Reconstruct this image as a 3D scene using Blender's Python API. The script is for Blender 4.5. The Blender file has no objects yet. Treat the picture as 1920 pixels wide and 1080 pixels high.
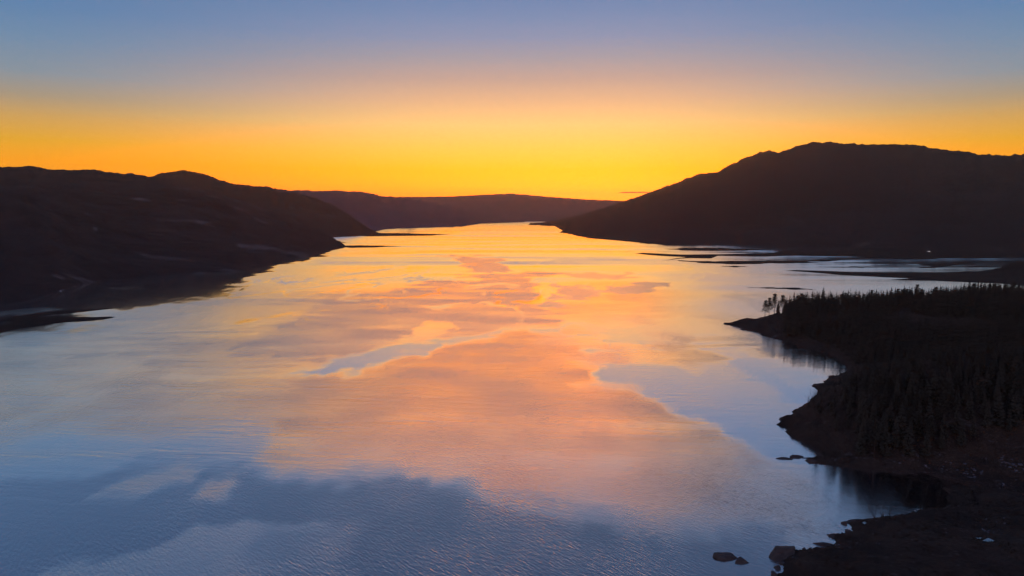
import bpy, math, random
import numpy as np

random.seed(7)
rng = np.random.default_rng(7)
scene = bpy.context.scene
col = scene.collection
rad = math.radians

# ------------------------------------------------------------------ camera
F = 1297.0                     # focal length in photo pixels (photo 1920 x 1080)
HZ = 400.0                     # photo row of the true horizon
CAM_H = 100.0                  # drone height above the loch
PITCH = math.atan((540 - HZ) / F)
cd = bpy.data.cameras.new('camera')
cam = bpy.data.objects.new('camera', cd)
col.objects.link(cam)
cam.location = (0, 0, CAM_H)
cam.rotation_euler = (math.pi / 2 - PITCH, 0, 0)
cd.sensor_width = 36.0
cd.lens = 36.0 * F / 1920.0
cd.clip_start = 1.0
cd.clip_end = 60000.0
scene.camera = cam

# ------------------------------------------------------------------ view
scene.view_settings.view_transform = 'Standard'
scene.view_settings.look = 'None'
scene.view_settings.gamma = 1.0
scene.view_settings.exposure = 0.0
scene.view_settings.use_curve_mapping = False
scene.render.engine = 'CYCLES'
scene.cycles.use_denoising = True
scene.cycles.denoising_input_passes = 'RGB'
scene.cycles.max_bounces = 6
scene.cycles.glossy_bounces = 3
scene.cycles.volume_bounces = 0
scene.cycles.use_adaptive_sampling = False

# ------------------------------------------------------------------ sky
SUN_AZ = math.atan((1150 - 960) / F)         # east of the view axis
SUN_EL = rad(0.9)                            # just under the far ridge


def s2l(c):
    out = []
    for v in c:
        v = v / 255.0
        out.append(v / 12.92 if v <= 0.04045 else ((v + 0.055) / 1.055) ** 2.4)
    return out


def el_of(y):
    """elevation in degrees of a photo row (centre column)"""
    return math.degrees(math.atan((540 - y) / F) - PITCH)


def el_at(x, y):
    """elevation in degrees of any photo pixel"""
    u, v = (x - 960) / F, (540 - y) / F
    cp, sp = math.cos(PITCH), math.sin(PITCH)
    return math.degrees(math.atan2(v * cp - sp, math.hypot(u, cp + v * sp)))


world = bpy.data.worlds.new('World')
scene.world = world
world.use_nodes = True
wt = world.node_tree
wt.nodes.clear()


def N(t, typ, **kw):
    n = t.nodes.new(typ)
    for k, v in kw.items():
        setattr(n, k, v)
    return n


def math_node(t, op, a, b=None, clamp=False):
    n = N(t, 'ShaderNodeMath', operation=op)
    n.use_clamp = clamp
    for i, v in enumerate((a, b)):
        if v is None:
            continue
        if isinstance(v, (int, float)):
            n.inputs[i].default_value = v
        else:
            t.links.new(v, n.inputs[i])
    return n.outputs[0]


def maprange(t, v, a, b, c=0.0, d=1.0, smooth=True):
    n = N(t, 'ShaderNodeMapRange')
    if smooth:
        n.interpolation_type = 'SMOOTHSTEP'
    t.links.new(v, n.inputs['Value'])
    for k, x in (('From Min', a), ('From Max', b), ('To Min', c), ('To Max', d)):
        n.inputs[k].default_value = x
    return n.outputs['Result']


def mixcol(t, f, a, b):
    n = N(t, 'ShaderNodeMix', data_type='RGBA')
    if isinstance(f, (int, float)):
        n.inputs[0].default_value = f
    else:
        t.links.new(f, n.inputs[0])
    for i, v in ((6, a), (7, b)):
        if isinstance(v, (tuple, list)):
            n.inputs[i].default_value = (*v[:3], 1.0)
        else:
            t.links.new(v, n.inputs[i])
    return n.outputs[2]


def ramp(t, fac, stops):
    n = N(t, 'ShaderNodeValToRGB')
    els = n.color_ramp.elements
    while len(els) > 1:
        els.remove(els[-1])
    first = True
    for p, c in stops:
        if first:
            e = els[0]
            e.position = p
            first = False
        else:
            e = els.new(p)
        e.color = (c[0], c[1], c[2], 1.0)
    t.links.new(fac, n.inputs[0])
    return n.outputs[0]


tc = N(wt, 'ShaderNodeTexCoord')
sep = N(wt, 'ShaderNodeSeparateXYZ')
wt.links.new(tc.outputs['Generated'], sep.inputs[0])
elev = math_node(wt, 'ARCSINE', sep.outputs[2])
elev01 = math_node(wt, 'DIVIDE', elev, rad(60.0), clamp=True)
az = math_node(wt, 'ARCTAN2', sep.outputs[0], sep.outputs[1])
az_off = math_node(wt, 'ABSOLUTE', math_node(wt, 'SUBTRACT', az, rad(1.5)))


def stops_from(rows):
    out = []
    for deg, c, gain in rows:
        l = s2l(c)
        out.append((max(0.0, deg / 60.0), [l[0] * gain[0], l[1] * gain[1], l[2] * gain[2]]))
    return out


U = (1, 1, 1)
SKY_GLOW = stops_from([
    (0.0, (255, 230, 0), (6.0, 1.15, 1)), (el_of(350), (255, 232, 0), (5.6, 1.12, 1)),
    (el_of(320), (255, 226, 0), (4.0, 1.05, 1)), (el_of(280), (255, 228, 90), (2.1, 1.0, 1)),
    (el_of(235), (255, 222, 135), (1.25, 1, 1)), (el_of(190), (246, 194, 148), U),
    (el_of(150), (206, 173, 158), U), (el_of(110), (170, 163, 172), U),
    (el_of(70), (140, 153, 184), U), (el_of(30), (120, 145, 185), U), (el_of(0), (107, 138, 182), U),
    (21, (90, 115, 148), U), (28, (65, 88, 120), U), (40, (46, 68, 106), U), (60, (34, 54, 98), U)])
LX = 30
SKY_SIDE = stops_from([
    (0.0, (246, 186, 0), (1.9, 1.2, 1)), (el_at(LX, 300), (246, 188, 0), (1.5, 1.0, 1)),
    (el_at(LX, 260), (242, 186, 44), (1.1, 1, 1)), (el_at(LX, 215), (220, 174, 98), U),
    (el_at(LX, 175), (174, 160, 137), U), (el_at(LX, 130), (136, 154, 168), U),
    (el_at(LX, 60), (108, 144, 178), U), (el_at(LX, 0), (90, 134, 179), U),
    (21, (74, 108, 150), U), (30, (57, 84, 124), U), (60, (34, 54, 98), U)])
SKY_BACK = stops_from([
    (0.0, (160, 128, 132), U), (6, (192, 152, 152), U), (14, (170, 150, 162), U), (28, (104, 114, 152), U), (60, (34, 54, 98), U)])
c_glow = ramp(wt, elev01, SKY_GLOW)
c_side = ramp(wt, elev01, SKY_SIDE)
c_back = ramp(wt, elev01, SKY_BACK)
c1 = mixcol(wt, maprange(wt, az_off, rad(4), rad(38)), c_glow, c_side)
c2 = mixcol(wt, maprange(wt, az_off, rad(45), rad(120)), c1, c_back)
g_az = math_node(wt, 'POWER', math_node(wt, 'DIVIDE', math_node(wt, 'SUBTRACT', az, SUN_AZ - rad(2)), rad(15.0)), 2.0)
g_el = math_node(wt, 'POWER', math_node(wt, 'DIVIDE', elev, rad(4.2)), 2.0)
glow = math_node(wt, 'EXPONENT', math_node(wt, 'MULTIPLY', math_node(wt, 'ADD', g_az, g_el), -1.0))
gl_c = N(wt, 'ShaderNodeVectorMath', operation='SCALE')
gl_c.inputs[0].default_value = (1.8, 0.20, 0.0)
wt.links.new(glow, gl_c.inputs['Scale'])
sm = N(wt, 'ShaderNodeVectorMath', operation='ADD')
wt.links.new(c2, sm.inputs[0])
wt.links.new(gl_c.outputs[0], sm.inputs[1])
sky_tex = N(wt, 'ShaderNodeTexSky', sky_type='NISHITA')
sky_tex.sun_disc = False
sky_tex.sun_elevation = SUN_EL
sky_tex.sun_rotation = SUN_AZ
bg_sky = N(wt, 'ShaderNodeBackground')
wt.links.new(sky_tex.outputs[0], bg_sky.inputs['Color'])
bg_sky.inputs['Strength'].default_value = 0.004
bg = N(wt, 'ShaderNodeBackground')
wt.links.new(sm.outputs[0], bg.inputs['Color'])
bg.inputs['Strength'].default_value = 1.0
add = N(wt, 'ShaderNodeAddShader')
wt.links.new(bg.outputs[0], add.inputs[0])
wt.links.new(bg_sky.outputs[0], add.inputs[1])
wo = N(wt, 'ShaderNodeOutputWorld')
wt.links.new(add.outputs[0], wo.inputs['Surface'])

# ------------------------------------------------------------------ sun
sd = bpy.data.lights.new('sun', 'SUN')
sd.energy = 0.5
sd.angle = rad(0.5)
sd.color = (1.0, 0.55, 0.22)
sun = bpy.data.objects.new('sun', sd)
col.objects.link(sun)
sun.rotation_euler = (math.pi / 2 - SUN_EL, 0, math.pi - SUN_AZ)
sun.location = (0, 0, 600)

# ------------------------------------------------------------------ pixel <-> ground
CP, SP = math.cos(PITCH), math.sin(PITCH)


def ray(px, py):
    u = (np.asarray(px, float) - 960.0) / F
    v = (540.0 - np.asarray(py, float)) / F
    return u, CP + v * SP, -SP + v * CP


def ground(px, py, z=0.0):
    """point of the horizontal plane z seen at a photo pixel"""
    dx, dy, dz = ray(px, py)
    t = (z - CAM_H) / dz
    return dx * t, dy * t


def at_dist(px, py, d):
    """point on a photo pixel's ray at horizontal distance d"""
    dx, dy, dz = ray(px, py)
    t = d / np.hypot(dx, dy)
    return dx * t, dy * t, CAM_H + dz * t


def project(x, y, z):
    z = z - CAM_H
    cy = y * CP - z * SP
    cz = y * SP + z * CP
    cy = np.where(cy < 1, 1, cy)
    return 960 + F * x / cy, 540 - F * cz / cy


# ------------------------------------------------------------------ noise
def _hash(ix, iy, seed):
    h = (ix.astype(np.int64) * 374761393 + iy.astype(np.int64) * 668265263 + seed * 1442695041) & 0x7fffffff
    h = ((h ^ (h >> 13)) * 1274126177) & 0x7fffffff
    return ((h ^ (h >> 16)) & 0xffff) / 65535.0


def vnoise(x, y, seed=0):
    ix = np.floor(x)
    iy = np.floor(y)
    fx = x - ix
    fy = y - iy
    fx = fx * fx * fx * (fx * (fx * 6 - 15) + 10)
    fy = fy * fy * fy * (fy * (fy * 6 - 15) + 10)
    a = _hash(ix, iy, seed)
    b = _hash(ix + 1, iy, seed)
    c = _hash(ix, iy + 1, seed)
    d = _hash(ix + 1, iy + 1, seed)
    return (a + (b - a) * fx) * (1 - fy) + (c + (d - c) * fx) * fy


def fbm(x, y, octv=5, seed=0, gain=0.5):
    """about -1..1"""
    s = 0.0
    amp = 1.0
    tot = 0.0
    for o in range(octv):
        s = s + amp * (vnoise(x * 2 ** o + 17.3 * o, y * 2 ** o - 9.1 * o, seed + o) * 2 - 1)
        tot += amp
        amp *= gain
    return s / tot * 1.6


def ridged(x, y, octv=4, seed=0):
    s = 0.0
    amp = 1.0
    tot = 0.0
    for o in range(octv):
        s = s + amp * (1 - np.abs(vnoise(x * 2 ** o, y * 2 ** o, seed + o) * 2 - 1))
        tot += amp
        amp *= 0.5
    return s / tot


def sstep(a, b, v):
    t = np.clip((v - a) / (b - a), 0, 1)
    return t * t * (3 - 2 * t)


def poly_sdf(x, y, poly):
    """signed distance, positive inside"""
    P = np.asarray(poly, float)
    Q = np.roll(P, -1, axis=0)
    d2 = np.full(x.shape, 1e18)
    inside = np.zeros(x.shape, bool)
    for (x0, y0), (x1, y1) in zip(P, Q):
        ex, ey = x1 - x0, y1 - y0
        wx, wy = x - x0, y - y0
        t = np.clip((wx * ex + wy * ey) / (ex * ex + ey * ey + 1e-9), 0, 1)
        d2 = np.minimum(d2, (wx - ex * t) ** 2 + (wy - ey * t) ** 2)
        c = (y0 <= y) != (y1 <= y)
        with np.errstate(divide='ignore', invalid='ignore'):
            xi = x0 + (y - y0) * ex / (ey if ey != 0 else 1e-12)
        inside ^= c & (x < xi)
    return np.sqrt(d2) * np.where(inside, 1, -1)


# ------------------------------------------------------------------ mesh helpers
def new_mesh(name, verts, faces, mat=None, smooth=True):
    me = bpy.data.meshes.new(name)
    verts = np.asarray(verts, np.float32)
    if isinstance(faces, np.ndarray):
        n, k = faces.shape
        me.vertices.add(len(verts))
        me.vertices.foreach_set('co', verts.ravel())
        me.loops.add(n * k)
        me.loops.foreach_set('vertex_index', faces.astype(np.int32).ravel())
        me.polygons.add(n)
        me.polygons.foreach_set('loop_start', np.arange(0, n * k, k, dtype=np.int32))
        me.update(calc_edges=True)
    else:
        me.from_pydata([tuple(v) for v in verts], [], faces)
        me.update()
    if smooth:
        me.polygons.foreach_set('use_smooth', np.ones(len(me.polygons), bool))
    if mat:
        me.materials.append(mat)
    return me


def link(name, data, parent=None, **props):
    o = bpy.data.objects.new(name, data)
    col.objects.link(o)
    if parent:
        o.parent = parent
    for k, v in props.items():
        o[k] = v
    return o


def grid_faces(nr, nc, keep=None):
    i = np.arange(nr - 1)[:, None] * nc + np.arange(nc - 1)[None, :]
    f = np.stack([i, i + 1, i + 1 + nc, i + nc], -1).reshape(-1, 4)
    if keep is not None:
        f = f[keep.ravel()[f].any(axis=1)]
    return f


def compact(verts, faces):
    used = np.unique(faces)
    m = np.full(len(verts), -1)
    m[used] = np.arange(len(used))
    return verts[used], m[faces]


# ------------------------------------------------------------------ materials
def mat_new(name):
    m = bpy.data.materials.new(name)
    m.use_nodes = True
    t = m.node_tree
    b = t.nodes['Principled BSDF']
    return m, t, b


def noise_fac(t, scale, detail=4, rough=0.55, vec=None, dist=0.0):
    n = N(t, 'ShaderNodeTexNoise')
    n.inputs['Scale'].default_value = scale
    n.inputs['Detail'].default_value = detail
    n.inputs['Roughness'].default_value = rough
    n.inputs['Distortion'].default_value = dist
    if vec is not None:
        t.links.new(vec, n.inputs['Vector'])
    return n.outputs[0]


def obj_coords(t, scale=(1, 1, 1), rot=0.0):
    g = N(t, 'ShaderNodeNewGeometry')
    mp = N(t, 'ShaderNodeMapping')
    mp.inputs['Scale'].default_value = scale
    mp.inputs['Rotation'].default_value = (0, 0, rot)
    t.links.new(g.outputs['Position'], mp.inputs['Vector'])
    return mp.outputs[0]


def hill_material(name, dark, mid, pale, s_big, s_small, pale_at=0.62, rough=0.95, bump=0.0):
    m, t, b = mat_new(name)
    v = obj_coords(t)
    big = noise_fac(t, s_big, 5, 0.6, v, 0.6)
    small = noise_fac(t, s_small, 6, 0.65, v)
    c = mixcol(t, maprange(t, big, 0.38, 0.62), dark, mid)
    vs = obj_coords(t, (0.35, 1.0, 2.2))
    strk = noise_fac(t, s_big * 2.1, 6, 0.62, vs, 0.8)
    c = mixcol(t, maprange(t, strk, pale_at, pale_at + 0.1), c, pale)
    c = mixcol(t, math_node(t, 'MULTIPLY', maprange(t, small, 0.35, 0.7), 0.55), c, [x * 0.45 for x in dark])
    t.links.new(c, b.inputs['Base Color'])
    b.inputs['Roughness'].default_value = rough
    b.inputs['Specular IOR Level'].default_value = 0.1
    if bump:
        bn = N(t, 'ShaderNodeBump')
        bn.inputs['Strength'].default_value = 0.8
        bn.inputs['Distance'].default_value = bump
        t.links.new(small, bn.inputs['Height'])
        t.links.new(bn.outputs[0], b.inputs['Normal'])
    return m


M_HILL = hill_material('hillside', (0.034, 0.034, 0.044), (0.052, 0.049, 0.058), (0.26, 0.21, 0.21), 0.004, 0.03, 0.59)
M_WOODHILL = hill_material('wooded_hillside', (0.032, 0.036, 0.046), (0.046, 0.048, 0.058), (0.15, 0.13, 0.11), 0.0035, 0.04, 0.62)
M_FAR_HAZED = hill_material('far_hillside_haze_tint', (0.13, 0.095, 0.17), (0.18, 0.125, 0.21), (0.23, 0.16, 0.24), 0.002, 0.01, 0.66)  # purple of distant haze painted into the base colour, on top of the volume
M_HEATH = hill_material('heath', (0.055, 0.042, 0.036), (0.090, 0.066, 0.052), (0.20, 0.175, 0.16), 0.05, 0.9, 0.63, bump=0.25)
M_BAR = hill_material('mud_bar', (0.028, 0.024, 0.024), (0.040, 0.034, 0.032), (0.07, 0.06, 0.055), 0.02, 0.2, 0.66)


def rock_material(name, a, b_, gloss):
    m, t, b = mat_new(name)
    v = obj_coords(t)
    n = noise_fac(t, 0.8, 6, 0.65, v)
    n2 = noise_fac(t, 5.0, 5, 0.6, v)
    c = mixcol(t, maprange(t, n, 0.35, 0.65), a, b_)
    c = mixcol(t, math_node(t, 'MULTIPLY', maprange(t, n2, 0.5, 0.75), 0.6), c, [x * 0.4 for x in a])
    t.links.new(c, b.inputs['Base Color'])
    b.inputs['Roughness'].default_value = gloss
    bn = N(t, 'ShaderNodeBump')
    bn.inputs['Strength'].default_value = 0.7
    bn.inputs['Distance'].default_value = 0.15
    t.links.new(n2, bn.inputs['Height'])
    t.links.new(bn.outputs[0], b.inputs['Normal'])
    return m


M_ROCK = rock_material('wet_rock', (0.075, 0.062, 0.058), (0.13, 0.11, 0.10), 0.75)
M_FROST = rock_material('frosted_rock', (0.26, 0.28, 0.33), (0.42, 0.44, 0.50), 0.5)
M_PALE = rock_material('pale_rock', (0.11, 0.11, 0.125), (0.22, 0.22, 0.24), 0.6)


def leaf_material(name, c, c2):
    m, t, b = mat_new(name)
    oi = N(t, 'ShaderNodeObjectInfo')
    v = obj_coords(t)
    n = noise_fac(t, 0.35, 3, 0.5, v)
    f = math_node(t, 'ADD', math_node(t, 'MULTIPLY', oi.outputs['Random'], 0.4), math_node(t, 'MULTIPLY', n, 0.7))
    t.links.new(mixcol(t, f, c, c2), b.inputs['Base Color'])
    b.inputs['Roughness'].default_value = 0.85
    b.inputs['Specular IOR Level'].default_value = 0.15
    return m


M_NEEDLE = leaf_material('needles', (0.050, 0.052, 0.044), (0.062, 0.064, 0.053))
M_TWIG = leaf_material('bare_twigs', (0.075, 0.056, 0.046), (0.12, 0.09, 0.07))
M_GRASS = leaf_material('moor_grass', (0.05, 0.034, 0.022), (0.10, 0.072, 0.045))
M_BARK, _t, _b = mat_new('bark')
_t.links.new(mixcol(_t, noise_fac(_t, 6.0, 4, 0.6, obj_coords(_t)), (0.05, 0.035, 0.028), (0.10, 0.075, 0.06)), _b.inputs['Base Color'])
_b.inputs['Roughness'].default_value = 0.95


def water_material(name, attr=True, rough=0.08):
    m, t, b = mat_new(name)
    t.nodes.remove(b)
    gl = N(t, 'ShaderNodeBsdfGlossy', distribution='GGX')
    gl.inputs['Color'].default_value = (1.0, 1.0, 1.0, 1)
    df = N(t, 'ShaderNodeBsdfDiffuse')
    df.inputs['Color'].default_value = (0.012, 0.024, 0.045, 1)
    fr = N(t, 'ShaderNodeFresnel')
    fr.inputs['IOR'].default_value = 1.33
    mx = N(t, 'ShaderNodeMixShader')
    t.links.new(math_node(t, 'POWER', fr.outputs[0], WATER_FPOW), mx.inputs[0])
    t.links.new(df.outputs[0], mx.inputs[1])
    t.links.new(gl.outputs[0], mx.inputs[2])
    t.links.new(mx.outputs[0], t.nodes['Material Output'].inputs['Surface'])
    if not attr:
        gl.inputs['Roughness'].default_value = rough
        gl.inputs['Color'].default_value = (0.6, 0.6, 0.6, 1)
        return m
    a = N(t, 'ShaderNodeAttribute', attribute_name='ruffle')
    a2 = N(t, 'ShaderNodeAttribute', attribute_name='chop')
    rough_v = math_node(t, 'ADD', math_node(t, 'MULTIPLY', a.outputs['Fac'], WATER_RK), WATER_R0)
    t.links.new(rough_v, gl.inputs['Roughness'])
    ang = math.atan2(1.0, 1.25)
    v1 = obj_coords(t, (1.7, 1.7, 1.7))
    # ripples: crests run obliquely across the view
    mp = N(t, 'ShaderNodeMapping')
    mp.vector_type = 'TEXTURE'
    mp.inputs['Rotation'].default_value = (0, 0, ang)
    mp.inputs['Scale'].default_value = (1.0, 5.0, 1.0)
    t.links.new(v1, mp.inputs['Vector'])
    n1 = noise_fac(t, 1.0, 2, 0.45, mp.outputs[0], 0.15)
    mp2 = N(t, 'ShaderNodeMapping')
    mp2.vector_type = 'TEXTURE'
    mp2.inputs['Rotation'].default_value = (0, 0, ang + 0.9)
    mp2.inputs['Scale'].default_value = (0.7, 3.0, 1.0)
    t.links.new(v1, mp2.inputs['Vector'])
    n2 = noise_fac(t, 1.0, 3, 0.5, mp2.outputs[0])
    h = math_node(t, 'ADD', math_node(t, 'SUBTRACT', n1, 0.5), math_node(t, 'MULTIPLY', math_node(t, 'SUBTRACT', n2, 0.5), 0.3))
    h = math_node(t, 'MULTIPLY', h, math_node(t, 'MULTIPLY', a2.outputs['Fac'], WATER_WAVE))
    a4 = N(t, 'ShaderNodeAttribute', attribute_name='swell')
    mp3 = N(t, 'ShaderNodeMapping')
    mp3.vector_type = 'TEXTURE'
    mp3.inputs['Rotation'].default_value = (0, 0, -0.12)
    mp3.inputs['Scale'].default_value = (24.0, 4.6, 1.0)
    t.links.new(obj_coords(t), mp3.inputs['Vector'])
    n3 = noise_fac(t, 1.0, 3, 0.55, mp3.outputs[0], 0.2)
    h = math_node(t, 'ADD', h, math_node(t, 'MULTIPLY', math_node(t, 'SUBTRACT', n3, 0.5), math_node(t, 'MULTIPLY', a4.outputs['Fac'], WATER_SWELL)))
    bn = N(t, 'ShaderNodeBump')
    bn.inputs['Strength'].default_value = 1.0
    bn.inputs['Distance'].default_value = 1.0
    t.links.new(h, bn.inputs['Height'])
    # wind leans the faces of the wavelets up or down the loch
    a3 = N(t, 'ShaderNodeAttribute', attribute_name='lean')
    cb = N(t, 'ShaderNodeCombineXYZ')
    t.links.new(math_node(t, 'SINE', a3.outputs['Fac']), cb.inputs[1])
    t.links.new(math_node(t, 'COSINE', a3.outputs['Fac']), cb.inputs[2])
    t.links.new(cb.outputs[0], bn.inputs['Normal'])
    t.links.new(bn.outputs[0], gl.inputs['Normal'])
    t.links.new(bn.outputs[0], fr.inputs['Normal'])
    return m


WATER_FPOW = 0.09
WATER_R0 = 0.045
WATER_RK = 0.5
WATER_WAVE = 0.15
WATER_SWELL = 0.22
M_WATER = water_material('loch_water')
M_POOL = water_material('pool_water', False, 0.12)

# ------------------------------------------------------------------ far hills
SKYLINE = []


def curve(pts):
    p = np.asarray(pts, float)
    return lambda x: np.interp(x, p[:, 0], p[:, 1])


def hill(name, label, mat, x0, x1, ncol, shore, ridge, dist, seed, rough_m=4.0, gully=0.05, rows=70, back=0.9, fine=1.0, prof=1.05):
    px = np.linspace(x0, x1, ncol)
    sh, rg, ds = curve(shore)(px), curve(ridge)(px), curve(dist)(px)
    sx, sy = ground(px, sh)
    rx, ry, rz = at_dist(px, rg, ds)
    v = np.concatenate([[-0.06], np.linspace(0, 1, rows), 1 + np.linspace(0.06, back, 16)])[:, None]
    vv = np.clip(v, 0, 1)
    over = np.clip(v - 1, 0, None)
    X = sx + (rx - sx) * v
    Y = sy + (ry - sy) * v
    # wobble the slope sideways so spurs and gullies do not run straight at the viewer
    k = np.sin(np.pi * vv) ** 0.8
    g = fbm(X / 420.0, Y / 420.0, 5, seed)
    rd = ridged(X / 260.0, Y / 330.0, 4, seed + 9) - 0.55
    Z = rz * (vv ** prof) * (1 - 0.9 * (over / back) ** 1.3)
    Z = Z + rz * gully * (g * 1.1 + rd * 1.4) * k
    Z = Z + rough_m * fbm(X / 60.0, Y / 60.0, 4, seed + 4) * sstep(0.02, 0.15, vv) * (1 - 0.3 * sstep(0.85, 1.0, vv))
    Z = Z + fine * fbm(X / 14.0, Y / 14.0, 3, seed + 30) * sstep(0.05, 0.2, vv)
    Z = np.where(v < 0, -3.0, Z)
    Z = np.where(v == 0, 0.05, Z)
    V = np.stack([X, Y, Z], -1).reshape(-1, 3)
    SKYLINE.append((px, np.arctan2(rx, ry), rz, ds))
    me = new_mesh(name, V, grid_faces(len(v), ncol), mat)
    o = link(name, me, kind='structure', label=label, category='hill')
    return o


hill('far_ridge', 'low far ridge fading into purple haze beneath the yellow glow', M_FAR_HAZED, 300, 1700, 500,
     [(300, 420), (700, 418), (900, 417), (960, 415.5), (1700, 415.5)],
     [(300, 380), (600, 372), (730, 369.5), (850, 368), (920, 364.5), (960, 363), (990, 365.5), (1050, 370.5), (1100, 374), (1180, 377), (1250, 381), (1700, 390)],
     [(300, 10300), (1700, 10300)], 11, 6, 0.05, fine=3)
hill('middle_ridge', 'hazy wooded ridge descending to the narrow end of the loch', M_FAR_HAZED, 380, 985, 420,
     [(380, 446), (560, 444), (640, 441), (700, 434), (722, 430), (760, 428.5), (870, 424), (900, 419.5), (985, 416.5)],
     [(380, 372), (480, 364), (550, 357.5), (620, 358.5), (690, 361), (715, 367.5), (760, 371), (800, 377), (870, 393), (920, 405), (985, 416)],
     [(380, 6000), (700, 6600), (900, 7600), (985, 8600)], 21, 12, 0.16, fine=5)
hill('domed_hill', 'rounded lighter hill rising behind the dark left hillside', M_HILL, 120, 712, 380,
     [(120, 452), (400, 449), (560, 447), (625, 444.5), (668, 443), (712, 440)],
     [(120, 356), (230, 344), (290, 330), (303, 323), (340, 320.5), (390, 328), (420, 339), (440, 346), (500, 351), (540, 359), (590, 370), (630, 386), (668, 411), (695, 431), (712, 439)],
     [(120, 3500), (440, 3600), (600, 3700), (668, 3500), (712, 3350)], 33, 7, 0.10, fine=3)
hill('left_hillside', 'dark moorland hillside with pale streaks falling to the left shore', M_HILL, -700, 648, 800,
     [(-700, 700), (-300, 625), (-60, 585), (0, 573), (60, 562), (100, 550), (140, 536), (190, 526), (260, 519), (330, 515), (440, 510.5), (490, 501), (550, 488), (600, 475), (630, 468), (648, 464)],
     [(-700, 290), (-300, 300), (-60, 318), (0, 315), (35, 311), (95, 317), (150, 319), (220, 323), (290, 329.5), (340, 343), (420, 368), (500, 393), (560, 414), (610, 437), (635, 452), (648, 462)],
     [(-700, 2100), (0, 2400), (300, 2650), (500, 2500), (600, 2250), (648, 2150)], 45, 7, 0.15, rows=130, prof=0.95, fine=2.0)
hill('right_mountain', 'high dark wooded mountain with a craggy crest on the right shore', M_WOODHILL, 1010, 2500, 800,
     [(1010, 421), (1040, 424), (1062, 436), (1080, 442), (1110, 447), (1180, 453), (1250, 460), (1330, 457.5), (1420, 458), (1500, 464), (1600, 468), (1920, 478), (2500, 500)],
     [(1010, 420), (1035, 415), (1060, 409), (1100, 400), (1150, 385), (1180, 374), (1200, 368), (1230, 357), (1260, 346), (1285, 336), (1310, 326), (1345, 322), (1390, 300), (1425, 286), (1440, 282.5), (1460, 286), (1500, 274), (1530, 266.5), (1580, 270), (1690, 270.5), (1735, 276), (1760, 280), (1800, 286), (1860, 291), (1890, 292), (1920, 288.5), (2100, 300), (2500, 330)],
     [(1010, 6900), (1060, 6000), (1100, 5500), (1180, 4900), (1260, 4300), (1345, 3950), (1450, 3650), (1530, 3500), (1920, 3300), (2500, 3000)], 57, 9, 0.10, rows=130, fine=3.2, prof=0.95)


# ------------------------------------------------------------------ low bars and islets
def to_world(poly):
    p = np.asarray(poly, float)
    x, y = ground(p[:, 0], p[:, 1])
    return np.stack([x, y], -1)


def low_land(name, label, poly_px, height, slope, mat, cat='sandbar', n=170, seed=0, warp=0.12, hump=None, kind='structure'):
    P = to_world(poly_px)
    lo, hi = P.min(0), P.max(0)
    pad = (hi - lo) * 0.04 + 3
    xs = np.linspace(lo[0] - pad[0], hi[0] + pad[0], n)
    ys = np.linspace(lo[1] - pad[1], hi[1] + pad[1], n)
    X, Y = np.meshgrid(xs, ys)
    size = min(hi - lo)
    w = size * warp
    wx = X + w * fbm(X / (size * 0.35), Y / (size * 0.35), 3, seed)
    wy = Y + w * fbm(X / (size * 0.35) + 40, Y / (size * 0.35), 3, seed + 3)
    d = poly_sdf(wx, wy, P)
    Z = np.where(d > 0, height * (1 - np.exp(-np.clip(d, 0, None) * slope / height)), d * 0.2)
    Z = Z + np.where(d > 0, height * 0.35 * fbm(X / (size * 0.2), Y / (size * 0.2), 4, seed + 8) * np.clip(d * slope / height, 0, 1), 0)
    if hump is not None:
        Z = Z + hump(X, Y, d)
    Z = np.clip(Z, -1.5, None)
    f = grid_faces(n, n, Z > -0.4)
    V, f = compact(np.stack([X, Y, Z], -1).reshape(-1, 3), f)
    return link(name, new_mesh(name, V, f, mat), kind=kind, label=label, category=cat)


def hump_right(X, Y, d):
    hx, hy = ground(1985, 512)
    r = np.hypot((X - hx) / 150.0, (Y - hy) / 120.0)
    return 17 * np.exp(-r ** 2 * 1.4) * sstep(0, 25, d) * (1 + 0.2 * fbm(X / 18, Y / 18, 3, 5))


low_land('sandbar', 'thin dark mud bar lying below the wooded mountain', [(1245, 466.5), (1300, 464.5), (1400, 466), (1440, 469), (1380, 470.5), (1280, 470)], 0.6, 0.02, M_BAR, seed=1)
low_land('sandbar', 'broad forked mud flat reaching out from the mountain shore', [(1192, 476), (1215, 474.5), (1290, 478), (1380, 476), (1460, 473.5), (1470, 468.5), (1488, 468), (1505, 471.5), (1620, 469), (1760, 465), (1990, 470), (1990, 481), (1760, 484), (1690, 487), (1640, 484), (1580, 480), (1500, 479), (1450, 481.5), (1345, 480), (1328, 484), (1280, 484), (1222, 489.5), (1270, 482.5), (1232, 479)], 0.9, 0.03, M_BAR, seed=2, warp=0.05, n=260)
low_land('sandbar', 'long ragged mud bar off the forked flat', [(1265, 488), (1340, 490), (1480, 488.5), (1610, 486), (1540, 491.5), (1400, 496), (1310, 493)], 0.5, 0.02, M_BAR, seed=3)
low_land('sandbar', 'tiny mud islet off the long ragged bar', [(1352, 499.5), (1380, 498), (1402, 500), (1376, 501.2)], 0.5, 0.03, M_BAR, seed=4)
low_land('spit', 'dark tapering spit joined to the wooded knoll', [(1455, 506.5), (1480, 505), (1560, 508.5), (1640, 510), (1760, 510.5), (1830, 511), (1870, 504), (1920, 496), (1990, 490), (2200, 500), (2200, 545), (1960, 545), (1900, 537), (1840, 530), (1760, 526), (1655, 525), (1700, 521), (1640, 519), (1560, 515), (1500, 510.5)], 0.9, 0.04, M_BAR, 'spit', seed=5, warp=0.04, n=260, hump=hump_right)
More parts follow.
